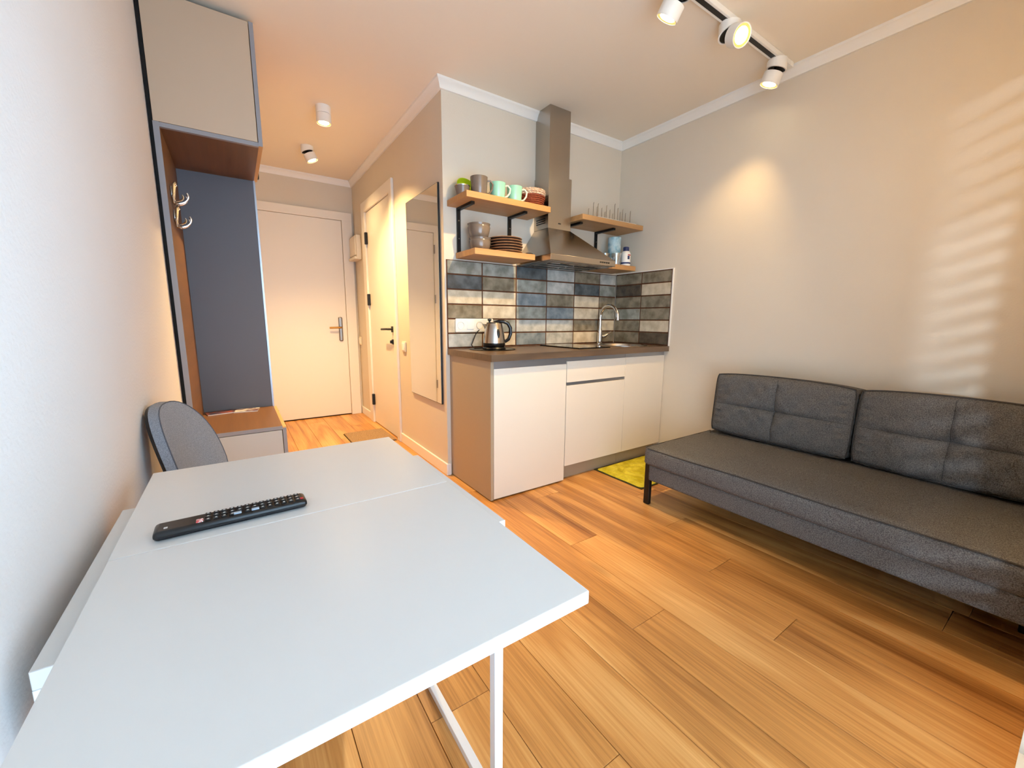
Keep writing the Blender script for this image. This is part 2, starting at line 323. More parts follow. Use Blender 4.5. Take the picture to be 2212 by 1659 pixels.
obj('key_rose', B(XH - .016, XH - .004, 3.486, 3.526, .842, .884, bev=.004), 'black', d2)
obj('thumb_turn', B(XH - .034, XH - .016, 3.500, 3.512, .850, .876, bev=.003), 'black', d2)

# ------------------------------------------------------------------ hallway items
mi = thing('wall_mirror', 'tall frameless mirror with thin black edge on the hallway wall', 'mirror', (XH, 2.78, .485))
obj('backing', B(XH - .012, XH - .002, 2.499, 3.072, .487, 1.908), 'black', mi)
obj('glass', B(XH - .015, XH - .0122, 2.503, 3.068, .491, 1.904), 'mirror', mi)
ib = thing('breaker_box', 'cream fuse box mounted beside the entrance door', 'fuse box', (XH - .03, 4.55, 1.64))
obj('box', B(XH - .05, XH - .001, 4.42, 4.67, 1.66, 1.90, bev=.006), 'cpl', ib); obj('cover', B(XH - .062, XH - .05, 4.435, 4.655, 1.70, 1.885, bev=.004), 'cpl', ib); obj('lower_lip', B(XH - .072, XH - .05, 4.42, 4.67, 1.66, 1.685, bev=.004), 'cpl', ib)
def switch(y, z, label):
    t = thing('light_switch', label, 'light switch', (XH, y, z), 'hallway light switches')
    obj('plate', B(XH - .012, XH - .001, y - .04, y + .04, z - .045, z + .045, bev=.008, seg=3), 'cpl', t); obj('rocker', B(XH - .017, XH - .011, y - .026, y + .026, z - .03, z + .03, bev=.003), 'wpl', t)
switch(3.235, .838, 'cream light switch between the mirror and the inner door'); switch(4.63, .82, 'cream light switch next to the entrance door')
dm = thing('doormat', 'brown speckled doormat outside the inner door', 'doormat', (.93, 3.66, 0))
obj('pile', B(.752, 1.10, 3.44, 3.875, .002, .012, bev=.004), 'matt', dm); obj('backing', B(.748, 1.104, 3.436, 3.879, 0, .003), 'rugb', dm)

def downlight(name, label, xy, zt, aim, power, group, size=100, track=False, blend=.7):
    """round two-part ceiling spot: fixed drum + swivelling drum; the lamp's own light sits in front of its lens"""
    x, y = xy; r = .0475; t = thing(name, label, 'ceiling light', (x, y, zt), group)
    aim = Vector(aim).normalized(); straight = aim.z < -.995
    c = Vector((x, y, zt - .05))
    if straight:
        obj('drum', lathe([(0, 0), (r, 0), (r, -.049), (0, -.049)], (x, y, zt)), 'wpl', t)
        q = Matrix.Translation(c + Vector((0, 0, -.001)))
    else:
        # drum with a slanted lower rim
        bm = bmesh.new(); n = 32; hz = Vector((aim.x, aim.y, 0)).normalized(); A = []; Bt = []; C = []
        for j in range(n):
            a = 2*PI*j/n; d = Vector((math.cos(a), math.sin(a), 0)); k = d.dot(hz)
            A.append(bm.verts.new((x + d.x*r, y + d.y*r, zt))); Bt.append(bm.verts.new((x + d.x*r, y + d.y*r, zt - .044 + .016*k))); C.append(bm.verts.new((x + d.x*r*.86, y + d.y*r*.86, zt - .044 + .016*k*.86)))
        for j in range(n):
            q_ = (j+1) % n; bm.faces.new((A[j], A[q_], Bt[q_], Bt[j])); bm.faces.new((Bt[j], Bt[q_], C[q_], C[j]))
        bm.faces.new(A); obj('drum', bm, 'wpl', t)
        bm = bmesh.new(); C = [bm.verts.new((x + math.cos(2*PI*j/n)*r*.87, y + math.sin(2*PI*j/n)*r*.87, zt - .041 + .016*.87*(math.cos(2*PI*j/n)*hz.x + math.sin(2*PI*j/n)*hz.y))) for j in range(n)]; top = bm.verts.new((x, y, zt - .006))
        for j in range(n): bm.faces.new((C[j], C[(j+1) % n], top))
        obj('cavity', bm, 'black', t)
        tilt = math.acos(-aim.z); piv = Vector((x, y, zt - .048)) + hz * (.034 * math.sin(tilt)) - Vector((0, 0, .006 + .012 * math.sin(tilt)))
        obj('joint', TB([(x, y, zt - .02), tuple(piv + aim * .01)], .008), 'black', t)
        q = Matrix.Translation(piv) @ aim.to_track_quat('-Z', 'Y').to_matrix().to_4x4()
    def put(n_, bm, m_):
        bm.transform(q); return obj(n_, bm, m_, t)
    put('swivel_head', lathe([(0, 0), (r, 0), (r, -.056), (r*.93, -.056), (r*.9, -.05), (0, -.05)]), 'wpl')
    put('reflector_ring', lathe([(r*.9, -.0505), (r*.9, -.0545), (r*.7, -.0515), (r*.7, -.0505)]), 'gold')
    put('lens', lathe([(0, -.0508), (r*.7, -.0508), (r*.62, -.0535), (0, -.055)]), 'lens')
    l = bpy.data.lights.new(name + '_light', 'SPOT'); l.energy = power; l.color = WARM; l.spot_size = math.radians(size); l.spot_blend = blend; l.shadow_soft_size = .022
    lo = bpy.data.objects.new(name + '_light', l); COL.objects.link(lo); lo.parent = t
    lo.matrix_local = Matrix.Translation(-Vector((x, y, zt))) @ q @ Matrix.Translation((0, 0, -.062))
    return t
downlight('ceiling_spotlight', 'white round ceiling spot pointing straight down in the hallway', (.614, 3.2), H, (0, 0, -1), 225, 'hallway ceiling spots', 120)
downlight('ceiling_spotlight', 'white swivelled ceiling spot nearest the entrance door', (.618, 3.97), H, (.42, -.08, -1), 30, 'hallway ceiling spots', 100, blend=1)
tr = thing('ceiling_track', 'white ceiling track with black slot carrying the spotlights', 'light track', (2.1, 1.215, H))
obj('rail', B(1.1, 2.665, 1.192, 1.238, 2.447, H, bev=.002), 'wpl', tr); obj('slot', B(1.11, 2.62, 1.203, 1.225, 2.4455, 2.4472), 'black', tr); obj('end_cap', B(2.64, 2.668, 1.190, 1.240, 2.445, H - .001, bev=.002), 'wpl', tr)
for xx, aim, lab, pw, sz in ((1.655, (-.16, .64, -1.1), 'white track spotlight aimed at the kitchenette, left of the three', 100, 94), (2.055, (-.24, -.85, -.5), 'white track spotlight swung round to face the room, lens glowing', 190, 86), (2.535, (-.10, .34, -1), 'white track spotlight nearest the sofa wall, aimed down', 28, 82)):
    t = downlight('track_spotlight', lab, (xx, 1.215), 2.445, aim, pw, 'spotlights on the ceiling track', sz, True)
    obj('adapter', B(xx - .05, xx + .02, 1.205, 1.223, 2.4435, 2.4462), 'wpl', t)

# ------------------------------------------------------------------ hallway wardrobe
wd = thing('hallway_wardrobe', 'grey hallway unit with upper cupboard, open niche and bench', 'wardrobe', (-.03, 2.8, 0))
WF, WB, X0, X1 = 2.5, 3.12, -.231, .189
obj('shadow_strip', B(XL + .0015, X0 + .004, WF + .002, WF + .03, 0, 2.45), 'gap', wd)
obj('side_panel', B(X0 + .004, -.205, WF, WB + .02, 0, 1.918), 'nut', wd); obj('edge_band', B(X0 + .004, -.205, WF - .0015, WF, 0, 1.917), 'wedge', wd)
uc = obj('upper_cupboard', B(X0 + .004, .171, WF + .021, WB + .02, 1.912, 2.446), 'nut', wd)
obj('cupboard_side', B(.171, X1, WF, WB + .02, 1.9, 2.448), 'birch', wd); obj('edge_band', B(.171, X1, WF - .0015, WF, 1.9, 2.448), 'wedge', wd)
obj('cupboard_door', B(X0 + .006, .168, WF, WF + .019, 1.918, 2.446, bev=.001, seg=1), 'ward', wd)
obj('bottom_edge', B(X0 + .004, .171, WF + .001, WF + .021, 1.898, 1.9165), 'wedge', wd); obj('cupboard_bottom', B(X0 + .004, .171, WF + .021, WB + .02, 1.898, 1.912), 'nut', wd)
obj('back_panel', B(-.205, .166, WB, WB + .02, .47, 1.9), 'wback', wd); obj('back_edge', B(.166, .176, WB - .004, WB + .02, .47, 1.9), 'alu', wd)
obj('bench_seat', B(-.205, .171, WF, WB, .455, .475), 'nut', wd); obj('edge_band', B(X0 + .004, .171, WF - .0015, WF, .455, .475), 'wedge', wd)
obj('bench_side', B(.171, X1, WF, WB + .02, 0, .47), 'birch', wd); obj('edge_band', B(.171, X1, WF - .0015, WF, 0, .463), 'wedge', wd)
obj('bench_drawer', B(X0 + .006, .168, WF, WF + .019, .06, .452, bev=.001, seg=1), 'wfront', wd)
obj('bench_carcass', B(-.205, .171, WF + .021, WB + .02, .0, .455), 'nut', wd)
for z in (1.93, .425): obj('clip', B(.1895, .20, WB - .02, WB + .01, z - .018, z + .018, bev=.003), 'black', wd)['label'] = 'small black clip'
def hook(y, z, label):
    t = thing('coat_hook', label, 'coat hook', (-.2035, y, z), 'coat hooks in the niche')
    obj('plate', B(-.2035, -.198, y - .02, y + .02, z - .026, z + .026, bev=.002), 'chrome', t)
    for dy, s in ((-.03, 1), (.0, .62), (.035, .85)):
        pts = [(-.199, y + dy * .3, z + .01)] + [(-.199 + .058 * s * math.sin(a) + .004, y + dy, z - .012 - .045 * s + .045 * s * (1 - math.cos(a)) * .9 - .0) for a in [PI * k / 9 * .62 for k in range(10)]]
        up = [(-.196, y + dy*.6, z - .02), (-.190, y + dy, z + .034), (-.182, y + dy, z + .044)]
        obj('prong', TB(pts, .0042, 8), 'chrome', t); obj('prong', TB(up, .0042, 8), 'chrome', t)
hook(2.66, 1.66, 'upper chrome coat hook with several prongs in the wardrobe niche'); hook(2.68, 1.555, 'lower chrome coat hook with several prongs in the wardrobe niche')
def mag(x, y, rz, z, w, d, m, label):
    t = thing('magazine', label, 'magazine', (x, y, z), 'papers on the bench', (0, 0, rz))
    obj('cover', B(-w/2, w/2, -d/2, d/2, .0055, .0062), m, t, local=True); obj('pages', B(-w/2 + .001, w/2 - .002, -d/2 + .001, d/2 - .001, 0, .0055), 'wpl', t, local=True)
mag(-.12, 3.045, .2, .4755, .14, .09, 'paper2', 'dark magazine lying at the back left of the bench'); mag(.02, 3.04, -.15, .4755, .13, .1, 'paper', 'colourful leaflet lying at the back right of the bench')

# ------------------------------------------------------------------ kitchenette
KF = 1.924
def splash(name, label, loc): return thing(name, label, 'backsplash', loc)
sp = splash('tiled_backsplash', 'grey and cream tiled backsplash behind the worktop', (1.9, YK, .87))
obj('grout', B(XH + .012, XR - .0075, YK - .006, YK - .0015, .8695, 1.437), 'grout', sp)
cols = [1.146, 1.406, 1.685, 1.964, 2.243, 2.523, 2.716]; rows = [1.437, 1.348, 1.253, 1.158, 1.0635, .969, .874]
LAY = ['MMDLOL', 'DOMLDM', 'CCBOCO', 'OCMBCM', 'CMLLOC', 'LCBLCO']
g = .0045
for r_ in range(6):
    for c_ in range(6): obj('tile', B(cols[c_] + g, cols[c_+1] - g, YK - .011, YK - .004, rows[r_+1] + g, rows[r_] - g, bev=.0015, seg=1), T[LAY[r_][c_]], sp)
sq = splash('side_backsplash', 'brown-grey tiled backsplash return on the sofa wall beside the sink', (XR, 2.17, .87))
obj('grout', B(XR - .006, XR - .0015, 1.894, YK - .0125, .8695, 1.44), 'grout', sq); yc = [2.437, 2.172, 1.900]; LS = ['OO', 'KC', 'OO', 'MO', 'OC', 'OK']
for r_ in range(6):
    for c_ in range(2): obj('tile', B(XR - .011, XR - .004, yc[c_+1] + g, yc[c_] - g, rows[r_+1] + g, rows[r_] - g, bev=.0015, seg=1), T[LS[r_][c_]], sq)
obj('edge_trim', B(XR - .013, XR - .0015, 1.886, 1.894, .8695, 1.446), 'white', sq); obj('edge_trim', B(XR - .013, XR - .0015, 1.894, YK - .0015, 1.440, 1.446), 'white', sq)

def cabinet(label, x0, x1, loc, tall=False):
    return thing('base_cabinet', label, 'cabinet', loc, 'kitchenette base cabinets')
c1 = cabinet('tall cream base cabinet whose front reaches the floor', 1.162, 1.725, (1.44, 2.2, 0))
obj('carcass', B(1.180, 1.722, KF + .02, YK - .02, .06, .825), 'cabside', c1); obj('side_panel', B(1.160, 1.180, KF, YK - .002, .006, .828, bev=.001, seg=1), 'cabside', c1)
obj('door', B(1.1815, 1.7225, KF, KF + .019, .010, .785, bev=.0015), 'cab', c1); obj('grip_profile', B(1.180, 1.7225, KF + .004, KF + .02, .785, .829), 'alu', c1); obj('grip_lip', B(1.180, 1.7225, KF + .001, KF + .004, .806, .829), 'alu', c1)
obj('base_strip', B(1.18, 1.722, KF + .024, KF + .04, 0, .06), 'gap', c1)
c2 = cabinet('cream base cabinet with a drawer above a door', 1.725, 2.28, (2.0, 2.2, 0))
obj('carcass', B(1.728, 2.279, KF + .02, YK - .02, .10, .825), 'cabside', c2)
obj('drawer', B(1.7275, 2.279, KF, KF + .019, .664, .800, bev=.0015), 'cab', c2); obj('door', B(1.7275, 2.279, KF, KF + .019, .104, .643, bev=.0015), 'cab', c2)
obj('grip_profile', B(1.7275, 2.279, KF + .006, KF + .02, .643, .664), 'alu', c2); obj('grip_profile', B(1.7275, 2.279, KF + .006, KF + .02, .80, .829), 'alu', c2); obj('plinth', B(1.728, 2.279, KF + .05, KF + .066, 0, .10), 'cabside', c2)
c3 = cabinet('narrow cream base cabinet under the sink by the wall', 2.28, 2.72, (2.5, 2.2, 0))
obj('carcass', B(2.281, 2.722, KF + .02, YK - .02, .10, .70), 'cabside', c3); obj('door', B(2.2815, 2.722, KF, KF + .019, .104, .800, bev=.0015), 'cab', c3)
obj('grip_profile', B(2.2815, 2.722, KF + .006, KF + .02, .80, .829), 'alu', c3); obj('plinth', B(2.281, 2.722, KF + .05, KF + .066, 0, .10), 'cabside', c3)
# worktop with sink hole
SX, SY, SR1, SR2 = 2.50, 2.16, .175, .185
bm = bmesh.new(); zt, zb = .868, .830; wx0, wx1, wy0, wy1 = 1.145, XR - .002, 1.89, YK - .001
box(bm, wx0, SX - .2, wy0, wy1, zb, zt); box(bm, SX + .2, wx1, wy0, wy1, zb, zt); box(bm, SX - .2, SX + .2, wy0, SY - .2, zb, zt); box(bm, SX - .2, SX + .2, SY + .2, wy1, zb, zt)
n = 32; rings = []
for z in (zt, zb):
    E_ = []; Q = []
    for j in range(n):
        a = 2*PI*j/n; ca, sa = math.cos(a), math.sin(a); k = .2 / max(abs(ca), abs(sa))
        E_.append(bm.verts.new((SX + SR1*ca, SY + SR2*sa, z))); Q.append(bm.verts.new((SX + k*ca, SY + k*sa, z)))
    for j in range(n): bm.faces.new((E_[j], E_[(j+1) % n], Q[(j+1) % n], Q[j]))
    rings.append(E_)
for j in range(n): bm.faces.new((rings[0][j], rings[0][(j+1) % n], rings[1][(j+1) % n], rings[1][j]))
tag(obj('worktop', bm, 'wtop'), 'dark brown wood-grain worktop over the cream cabinets', 'worktop')
tag(obj('sink', lathe([(1.07, .001), (1.07, .004), (1.03, .005), (.99, .002), (.95, -.02), (.9, -.13), (.8, -.15), (.15, -.155), (.15, -.16), (.0, -.16)], (SX, SY, zt), 40, SR1, SR2), 'steel'), 'round stainless steel sink set into the worktop', 'sink')
fa = thing('faucet', 'chrome gooseneck kitchen faucet behind the sink', 'faucet', (2.497, 2.392, zt))
fx, fy = 2.497, 2.392
obj('body', lathe([(0, 0), (.026, 0), (.026, .006), (.019, .012), (.019, .10), (.014, .125), (0, .125)], (fx, fy, zt)), 'chrome', fa)
arc = [(fx, fy, .97), (fx, fy, 1.07)] + [(fx, fy - .092 + .092 * math.cos(a), 1.085 + .092 * math.sin(a)) for a in [PI * k / 14 * .93 for k in range(15)]] + [(fx, fy - .186, 1.06)]
obj('spout', TB(arc, [.0125] * (len(arc) - 3) + [.0135, .015, .012], 14), 'chrome', fa)
obj('lever', TB([(fx + .012, fy - .0, .925), (fx + .05, fy - .008, .93), (fx + .075, fy - .012, .945)], [.015, .015, .011], 12), 'chrome', fa); obj('lever_handle', TB([(fx + .07, fy - .012, .94), (fx + .10, fy - .03, .965)], [.007, .005], 10), 'chrome', fa)
hb = thing('induction_hob', 'black glass two-zone cooktop inset in the worktop', 'cooktop', (2.03, 2.2, zt))
obj('glass', prism([(1.885, 1.985), (2.175, 1.985), (2.175, 2.40), (1.885, 2.40)], zt + .0005, zt + .009), 'hob', hb); obj('bezel', B(1.881, 2.179, 1.981, 2.404, zt, zt + .007), 'bpl', hb)
for y in (2.09, 2.29): obj('zone_ring', lathe([(.075, .0091), (.075, .0094), (.073, .0094), (.073, .0091)], (2.03, y, zt), 40), 'alu', hb)
# kettle
KX, KY = 1.375, 2.235
tag(obj('round_tray', lathe([(0, 0), (.148, 0), (.152, .004), (.147, .006), (.142, .003), (0, .003)], (KX + .005, KY + .03, zt), 40), 'bpl'), 'thin black round tray under the kettle', 'tray')
zk = zt + .004
kb = thing('kettle_base', 'black round power base under the steel kettle', 'kettle base', (KX, KY, zk))
obj('dish', lathe([(0, 0), (.074, 0), (.076, .006), (.07, .014), (.05, .018), (0, .018)], (KX, KY, zk), 36), 'bpl', kb)
obj('cord', TB([(KX - .07, KY + .03, zk + .008), (KX - .1, KY + .08, zk + .004), (KX - .09, KY + .14, zk + .02), (KX - .03, KY + .19, zk + .09), (KX - .0, KY + .195, .99)], .0035, 8), 'bpl', kb)
zk += .0185
ke = thing('electric_kettle', 'brushed steel kettle with black handle on the worktop', 'kettle', (KX, KY, zk)); rd = Vector((.828, -.56, 0))
obj('bottom_collar', lathe([(0, 0), (.068, 0), (.071, .006), (.071, .022), (0, .022)], (KX, KY, zk), 36), 'bpl', ke)
obj('body', lathe([(.0, .022), (.071, .022), (.0705, .03), (.066, .07), (.059, .11), (.0515, .140), (.049, .146), (0, .146)], (KX, KY, zk), 40), 'steel', ke)
obj('lid', lathe([(.049, .146), (.047, .150), (.03, .153), (0, .154)], (KX, KY, zk), 36), 'bpl', ke)
P = lambda r, z: tuple(Vector((KX, KY, zk + z)) + rd * r)
obj('knob', lathe([(0, .153), (.006, .153), (.006, .158), (.013, .165), (.012, .172), (0, .176)], (KX - .828 * .030, KY + .56 * .030, zk), 18), 'bpl', ke)
obj('handle', TB([P(.0, .150), P(.03, .158), P(.06, .158), P(.088, .145), (P(.104, .115)), P(.105, .08), P(.092, .045), P(.068, .028)], [.009, .012, .012, .0115, .0115, .0115, .011, .010], 12), 'bpl', ke)
bm = bmesh.new(); a, b, c, d = [bm.verts.new(p) for p in (tuple(Vector(P(-.055, .112)) + Vector((.56, .828, 0)) * .016), tuple(Vector(P(-.055, .112)) - Vector((.56, .828, 0)) * .016), P(-.078, .143), P(-.05, .088))]
e, f = bm.verts.new(tuple(Vector(P(-.048, .140)) + Vector((.56, .828, 0)) * .018)), bm.verts.new(tuple(Vector(P(-.048, .140)) - Vector((.56, .828, 0)) * .018))
for q in ((c, e, a), (c, b, f), (a, d, c), (d, b, c), (c, f, e), (a, e, f, b), (a, b, d)): bm.faces.new(q)
obj('spout', bm, 'steel', ke, smooth=60)
gq = Vector((-.5, -.86, 0)); obj('water_gauge', TB([tuple(Vector((KX, KY, zk + z)) + Vector((-.12, -.99, 0)) * r) for z, r in ((.055, .066), (.075, .0645), (.095, .061), (.11, .0575))], [.004, .009, .009, .004], 12), 'bpl', ke)
# socket strip
ss = thing('socket_strip', 'white four-gang socket strip on the tiles behind the kettle', 'socket', (1.34, YK - .012, .975))
obj('plate', B(1.198, 1.487, YK - .021, YK - .011, .976, 1.066, bev=.008, seg=3), 'wpl', ss)
for i, x in enumerate((1.236, 1.306, 1.378, 1.449)):
    if i == 1: obj('rocker', B(x - .026, x + .026, YK - .026, YK - .02, .994, 1.048, bev=.003), 'wpl', ss)
    else:
        o = obj('socket_insert', lathe([(.026, 0), (.026, .004), (.022, .004), (.02, -.008), (0, -.008)], (0, 0, 0), 24), 'cpl' if i > 1 else 'wpl', ss, local=True); o.location = (x - 1.34, -.009, .046); o.rotation_euler = (PI/2, 0, 0)
tag(obj('power_plug', lathe([(0, 0), (.019, 0), (.019, .02), (.010, .034), (0, .036)]), 'bpl'), 'black round plug in the right end of the socket strip', 'plug')
pg = bpy.data.objects['power_plug']; pg.location = (1.449, YK - .0215, 1.021); pg.rotation_euler = (PI/2, 0, 0)

# hood
hd = thing('cooker_hood', 'stainless steel chimney hood over the cooktop', 'cooker hood', (1.985, 2.3, 1.44))
hx0, hx1, hy0 = 1.69, 2.283, 2.066; cx0, cx1, cy0 = 1.846, 2.046, 2.292
bm = bmesh.new(); lo = [bm.verts.new(p) for p in ((hx0, hy0, 1.476), (hx1, hy0, 1.476), (hx1, YK - .012, 1.476), (hx0, YK - .012, 1.476))]; hi = [bm.verts.new(p) for p in ((cx0, cy0, 1.690), (cx1, cy0, 1.690), (cx1, YK - .001, 1.690), (cx0, YK - .001, 1.690))]
for i in range(4): bm.faces.new((lo[i], lo[(i+1) % 4], hi[(i+1) % 4], hi[i]))
bm.faces.new(hi); obj('canopy', bm, 'steel', hd, smooth=0)
rm = obj('rim', B(hx0 - .001, hx1 + .001, hy0 - .001, YK - .012, 1.438, 1.476, bev=.002), 'steel', hd)
for i in range(5): obj('button', B(2.13 + i * .02, 2.142 + i * .02, hy0 - .004, hy0 - .001, 1.454, 1.462, bev=.001), 'black', rm)
obj('underside', B(hx0 + .012, hx1 - .012, hy0 + .012, YK - .02, 1.434, 1.4385), 'nickel', hd)
for x in (1.75, 1.99):
    q = obj('grease_filter', B(x, x + .225, hy0 + .05, YK - .06, 1.430, 1.4345, bev=.001), 'steel', hd); obj('latch', B(x + .08, x + .145, hy0 + .055, hy0 + .07, 1.4275, 1.430), 'black', q)
    for k in range(3): obj('filter_bar', B(x + .004, x + .221, hy0 + .10 + k * .08, hy0 + .112 + k * .08, 1.4275, 1.430), 'black', q)
lc_ = obj('lower_chimney', B(cx0 - .003, cx1 + .003, cy0 - .003, YK, 1.688, 2.035), 'steel', hd); obj('upper_chimney', B(cx0 + .002, cx1 - .016, cy0 + .002, YK, 2.03, H - .002), 'steel', hd)
obj('badge', B(1.935, 1.958, cy0 - .005, cy0 - .003, 1.723, 1.730), 'black', lc_)
for k in range(3): obj('vent_slot', B(cx0 - .0045, cx0 - .003, 2.32 , 2.42, 1.722 + k * .014, 1.729 + k * .014), 'black', lc_)

# shelves and brackets
def shelf(label, x0, x1, z, y0=2.187):
    return tag(obj('wall_shelf', B(x0, x1, y0, YK - (.012 if z < 1.5 else .001), z - .036, z, bev=.0015, seg=1), 'shelfw'), label, 'shelf', 'kitchenette shelves')
ZU, ZL = 1.793, 1.480
shelf('upper wooden shelf left of the hood, holding mugs', 1.16, 1.782, ZU); shelf('lower wooden shelf left of the hood, holding bowls and plates', 1.212, 1.66, ZL)
shelf('upper wooden shelf right of the hood, holding a peg rack', 2.068, 2.716, ZU); shelf('lower wooden shelf right of the hood, holding glasses', 2.30, 2.652, ZL)
def bracket(x, label, z0=ZL + .0005):
    t = thing('shelf_bracket', label, 'bracket', (x, YK, 1.6), 'black shelf brackets')
    obj('upright', B(x - .012, x + .012, YK - .014, YK - .002, z0, ZU - .0365), 'black', t); obj('arm', B(x - .012, x + .012, YK - .20, YK - .014, ZU - .052, ZU - .0365), 'black', t)
    for z in (1.57, 1.68):
        if z < z0: continue
        s = obj('screw', lathe([(0, 0), (.004, 0), (.003, .002), (0, .0025)]), 'nickel', t, local=True); s.location = (0, -.014, z - 1.6); s.rotation_euler = (PI/2, 0, 0)
bracket(1.235, 'black steel bracket at the left end of the mug shelf'); bracket(1.625, 'black steel bracket behind the plate stack'); bracket(2.118, 'black steel bracket beside the hood on its right', 1.645); bracket(2.46, 'black steel bracket behind the blue canister')

# mugs
def mug(x, y, z, r, h, m, label, rz, hm=None):
    t = thing('mug', label, 'mug', (x, y, z), 'mugs on the upper shelf', (0, 0, rz))
    obj('body', lathe([(0, 0), (r*.84, 0), (r*.87, .003), (r, h), (r*.94, h), (r*.93, h - .003), (r*.80, .006), (0, .006)], n=36), m, t, local=True)
    obj('handle', TB([(r*.93, 0, h*.84), (r*1.3, 0, h*.86), (r*1.58, 0, h*.68), (r*1.5, 0, h*.42), (r*1.2, 0, h*.22), (r*.9, 0, h*.17)], .0055, 10), hm or m, t, local=True)
    return t
hr = math.atan2(-.56, .828)
mug(1.292, 2.275, ZU, .053, .112, 'taupe', 'taupe brown mug on the upper shelf', hr + .15)
m2 = mug(1.418, 2.265, ZU, .05, .098, 'mint', 'mint green mug next to the taupe mug', hr, 'inner'); m3 = copy_tree(m2); m3.location = (1.545, 2.265, ZU); m3['label'] = 'mint green mug next to the wicker basket'
lb = thing('lime_bowl', 'lime green bowl leaning behind the taupe mug', 'bowl', (1.258, 2.395, ZU))
o = obj('bowl', lathe([(0, 0), (.03, 0), (.055, .014), (.066, .042), (.062, .042), (.052, .018), (0, .006)], n=36), 'lime', lb, local=True); o.rotation_euler = (math.radians(60), 0, 0); o.location = (0, .008, .058)
lp = thing('lime_mug', 'lime green cup tucked behind the taupe mug handle', 'mug', (1.36, 2.375, ZU)); obj('body', lathe([(0, 0), (.034, 0), (.04, .08), (.037, .08), (.032, .006), (0, .006)], n=32), 'lime', lp, local=True); obj('handle', TB([(.036, 0, .066), (.056, 0, .064), (.06, 0, .04), (.05, 0, .02), (.034, 0, .018)], .0045, 8), 'lime', lp, local=True)
sb = thing('steel_cup', 'small dark metallic cup at the left end of the mug shelf', 'cup', (1.199, 2.315, ZU)); obj('cup', lathe([(0, 0), (.036, 0), (.046, .055), (.043, .055), (.034, .005), (0, .005)], n=32), 'taupe', sb, local=True); obj('rim', lathe([(.0465, .053), (.047, .057), (.043, .057), (.043, .053)], n=32), 'chrome', sb, local=True)
# basket
bk = thing('wicker_basket', 'red-brown wicker basket with cream rim on the upper shelf', 'basket', (1.722, 2.335, ZU))
bk.scale = (1.12, 1.12, 1.1)
for k in range(7):
    z = .006 + k * .0105; r = .066 + .018 * (k / 6) ** .7; obj('weave', TB([(r * math.cos(a) + .0016 * math.cos(a * 26 + k * PI) * math.cos(a), r * math.sin(a) + .0016 * math.cos(a * 26 + k * PI) * math.sin(a), z) for a in [2*PI*j/72 for j in range(72)]], .0062, 6, True), 'wick', bk, local=True)
for k in range(3):
    r = .085 + .003 * (k % 2); z = .0805 + k * .011; obj('rim_weave', TB([(r * math.cos(a) + .002 * math.cos(a * 24 + k * PI), r * math.sin(a) + .002 * math.cos(a * 24 + k * PI), z + .0015 * math.sin(a * 30)) for a in [2*PI*j/90 for j in range(90)]], .0060, 6, True), 'wickr', bk, local=True)
obj('bottom', lathe([(0, 0), (.068, 0), (.068, .006), (0, .006)], n=32), 'wick', bk, local=True)
# bowls and plates
def bowl(x, y, z, label, s=1):
    t = thing('bowl', label, 'bowl', (x, y, z), 'taupe bowls on the lower shelf'); obj('body', lathe([(0, 0), (.05*s, 0), (.054*s, .004), (.063*s, .03), (.069*s, .062), (.066*s, .072), (.070*s, .084), (.064*s, .084), (.06*s, .07), (.062*s, .06), (.052*s, .012), (0, .009)], n=40), 'taupe', t, local=True)
    obj('foot_ring', lathe([(.05*s, .0005), (.051*s, .004), (.047*s, .004), (.047*s, .0005)], n=32), 'platerim', t, local=True); return t
bowl(1.325, 2.325, ZL, 'taupe bowl at the bottom of the bowl stack'); bowl(1.318, 2.325, ZL + .084, 'taupe bowl on top of the bowl stack', 1.04)
names = ['bottom', 'second from the bottom', 'third from the bottom', 'fourth from the bottom', 'fifth from the bottom', 'topmost']
p0 = None
for k in range(6):
    if p0 is None:
        p0 = thing('plate', '', 'plate', (1.51, 2.315, ZL), 'brown plates stacked on the lower shelf')
        obj('body', lathe([(0, 0), (.065, 0), (.07, .003), (.105, .0115), (.1105, .0155), (.104, .0145), (.068, .006), (0, .005)], n=44), 'plate', p0, local=True); obj('rim', TB([(.1095 * math.cos(a), .1095 * math.sin(a), .0152) for a in [2*PI*j/48 for j in range(48)]], .0022, 6, True), 'platerim', p0, local=True); q = p0
    else: q = copy_tree(p0); q.location = (1.51 + random.uniform(-.003, .003), 2.315 + random.uniform(-.003, .003), ZL + k * .0165)
    q['label'] = names[k] + ' brown plate in the stack on the lower shelf' if k < 5 else 'topmost brown plate in the stack on the lower shelf'
tag(obj('jar_lid', lathe([(0, 0), (.026, 0), (.026, .008), (.022, .011), (0, .011)], (1.635, 2.225, ZL), 28), 'bpl'), 'small black lid right of the brown plates', 'lid')
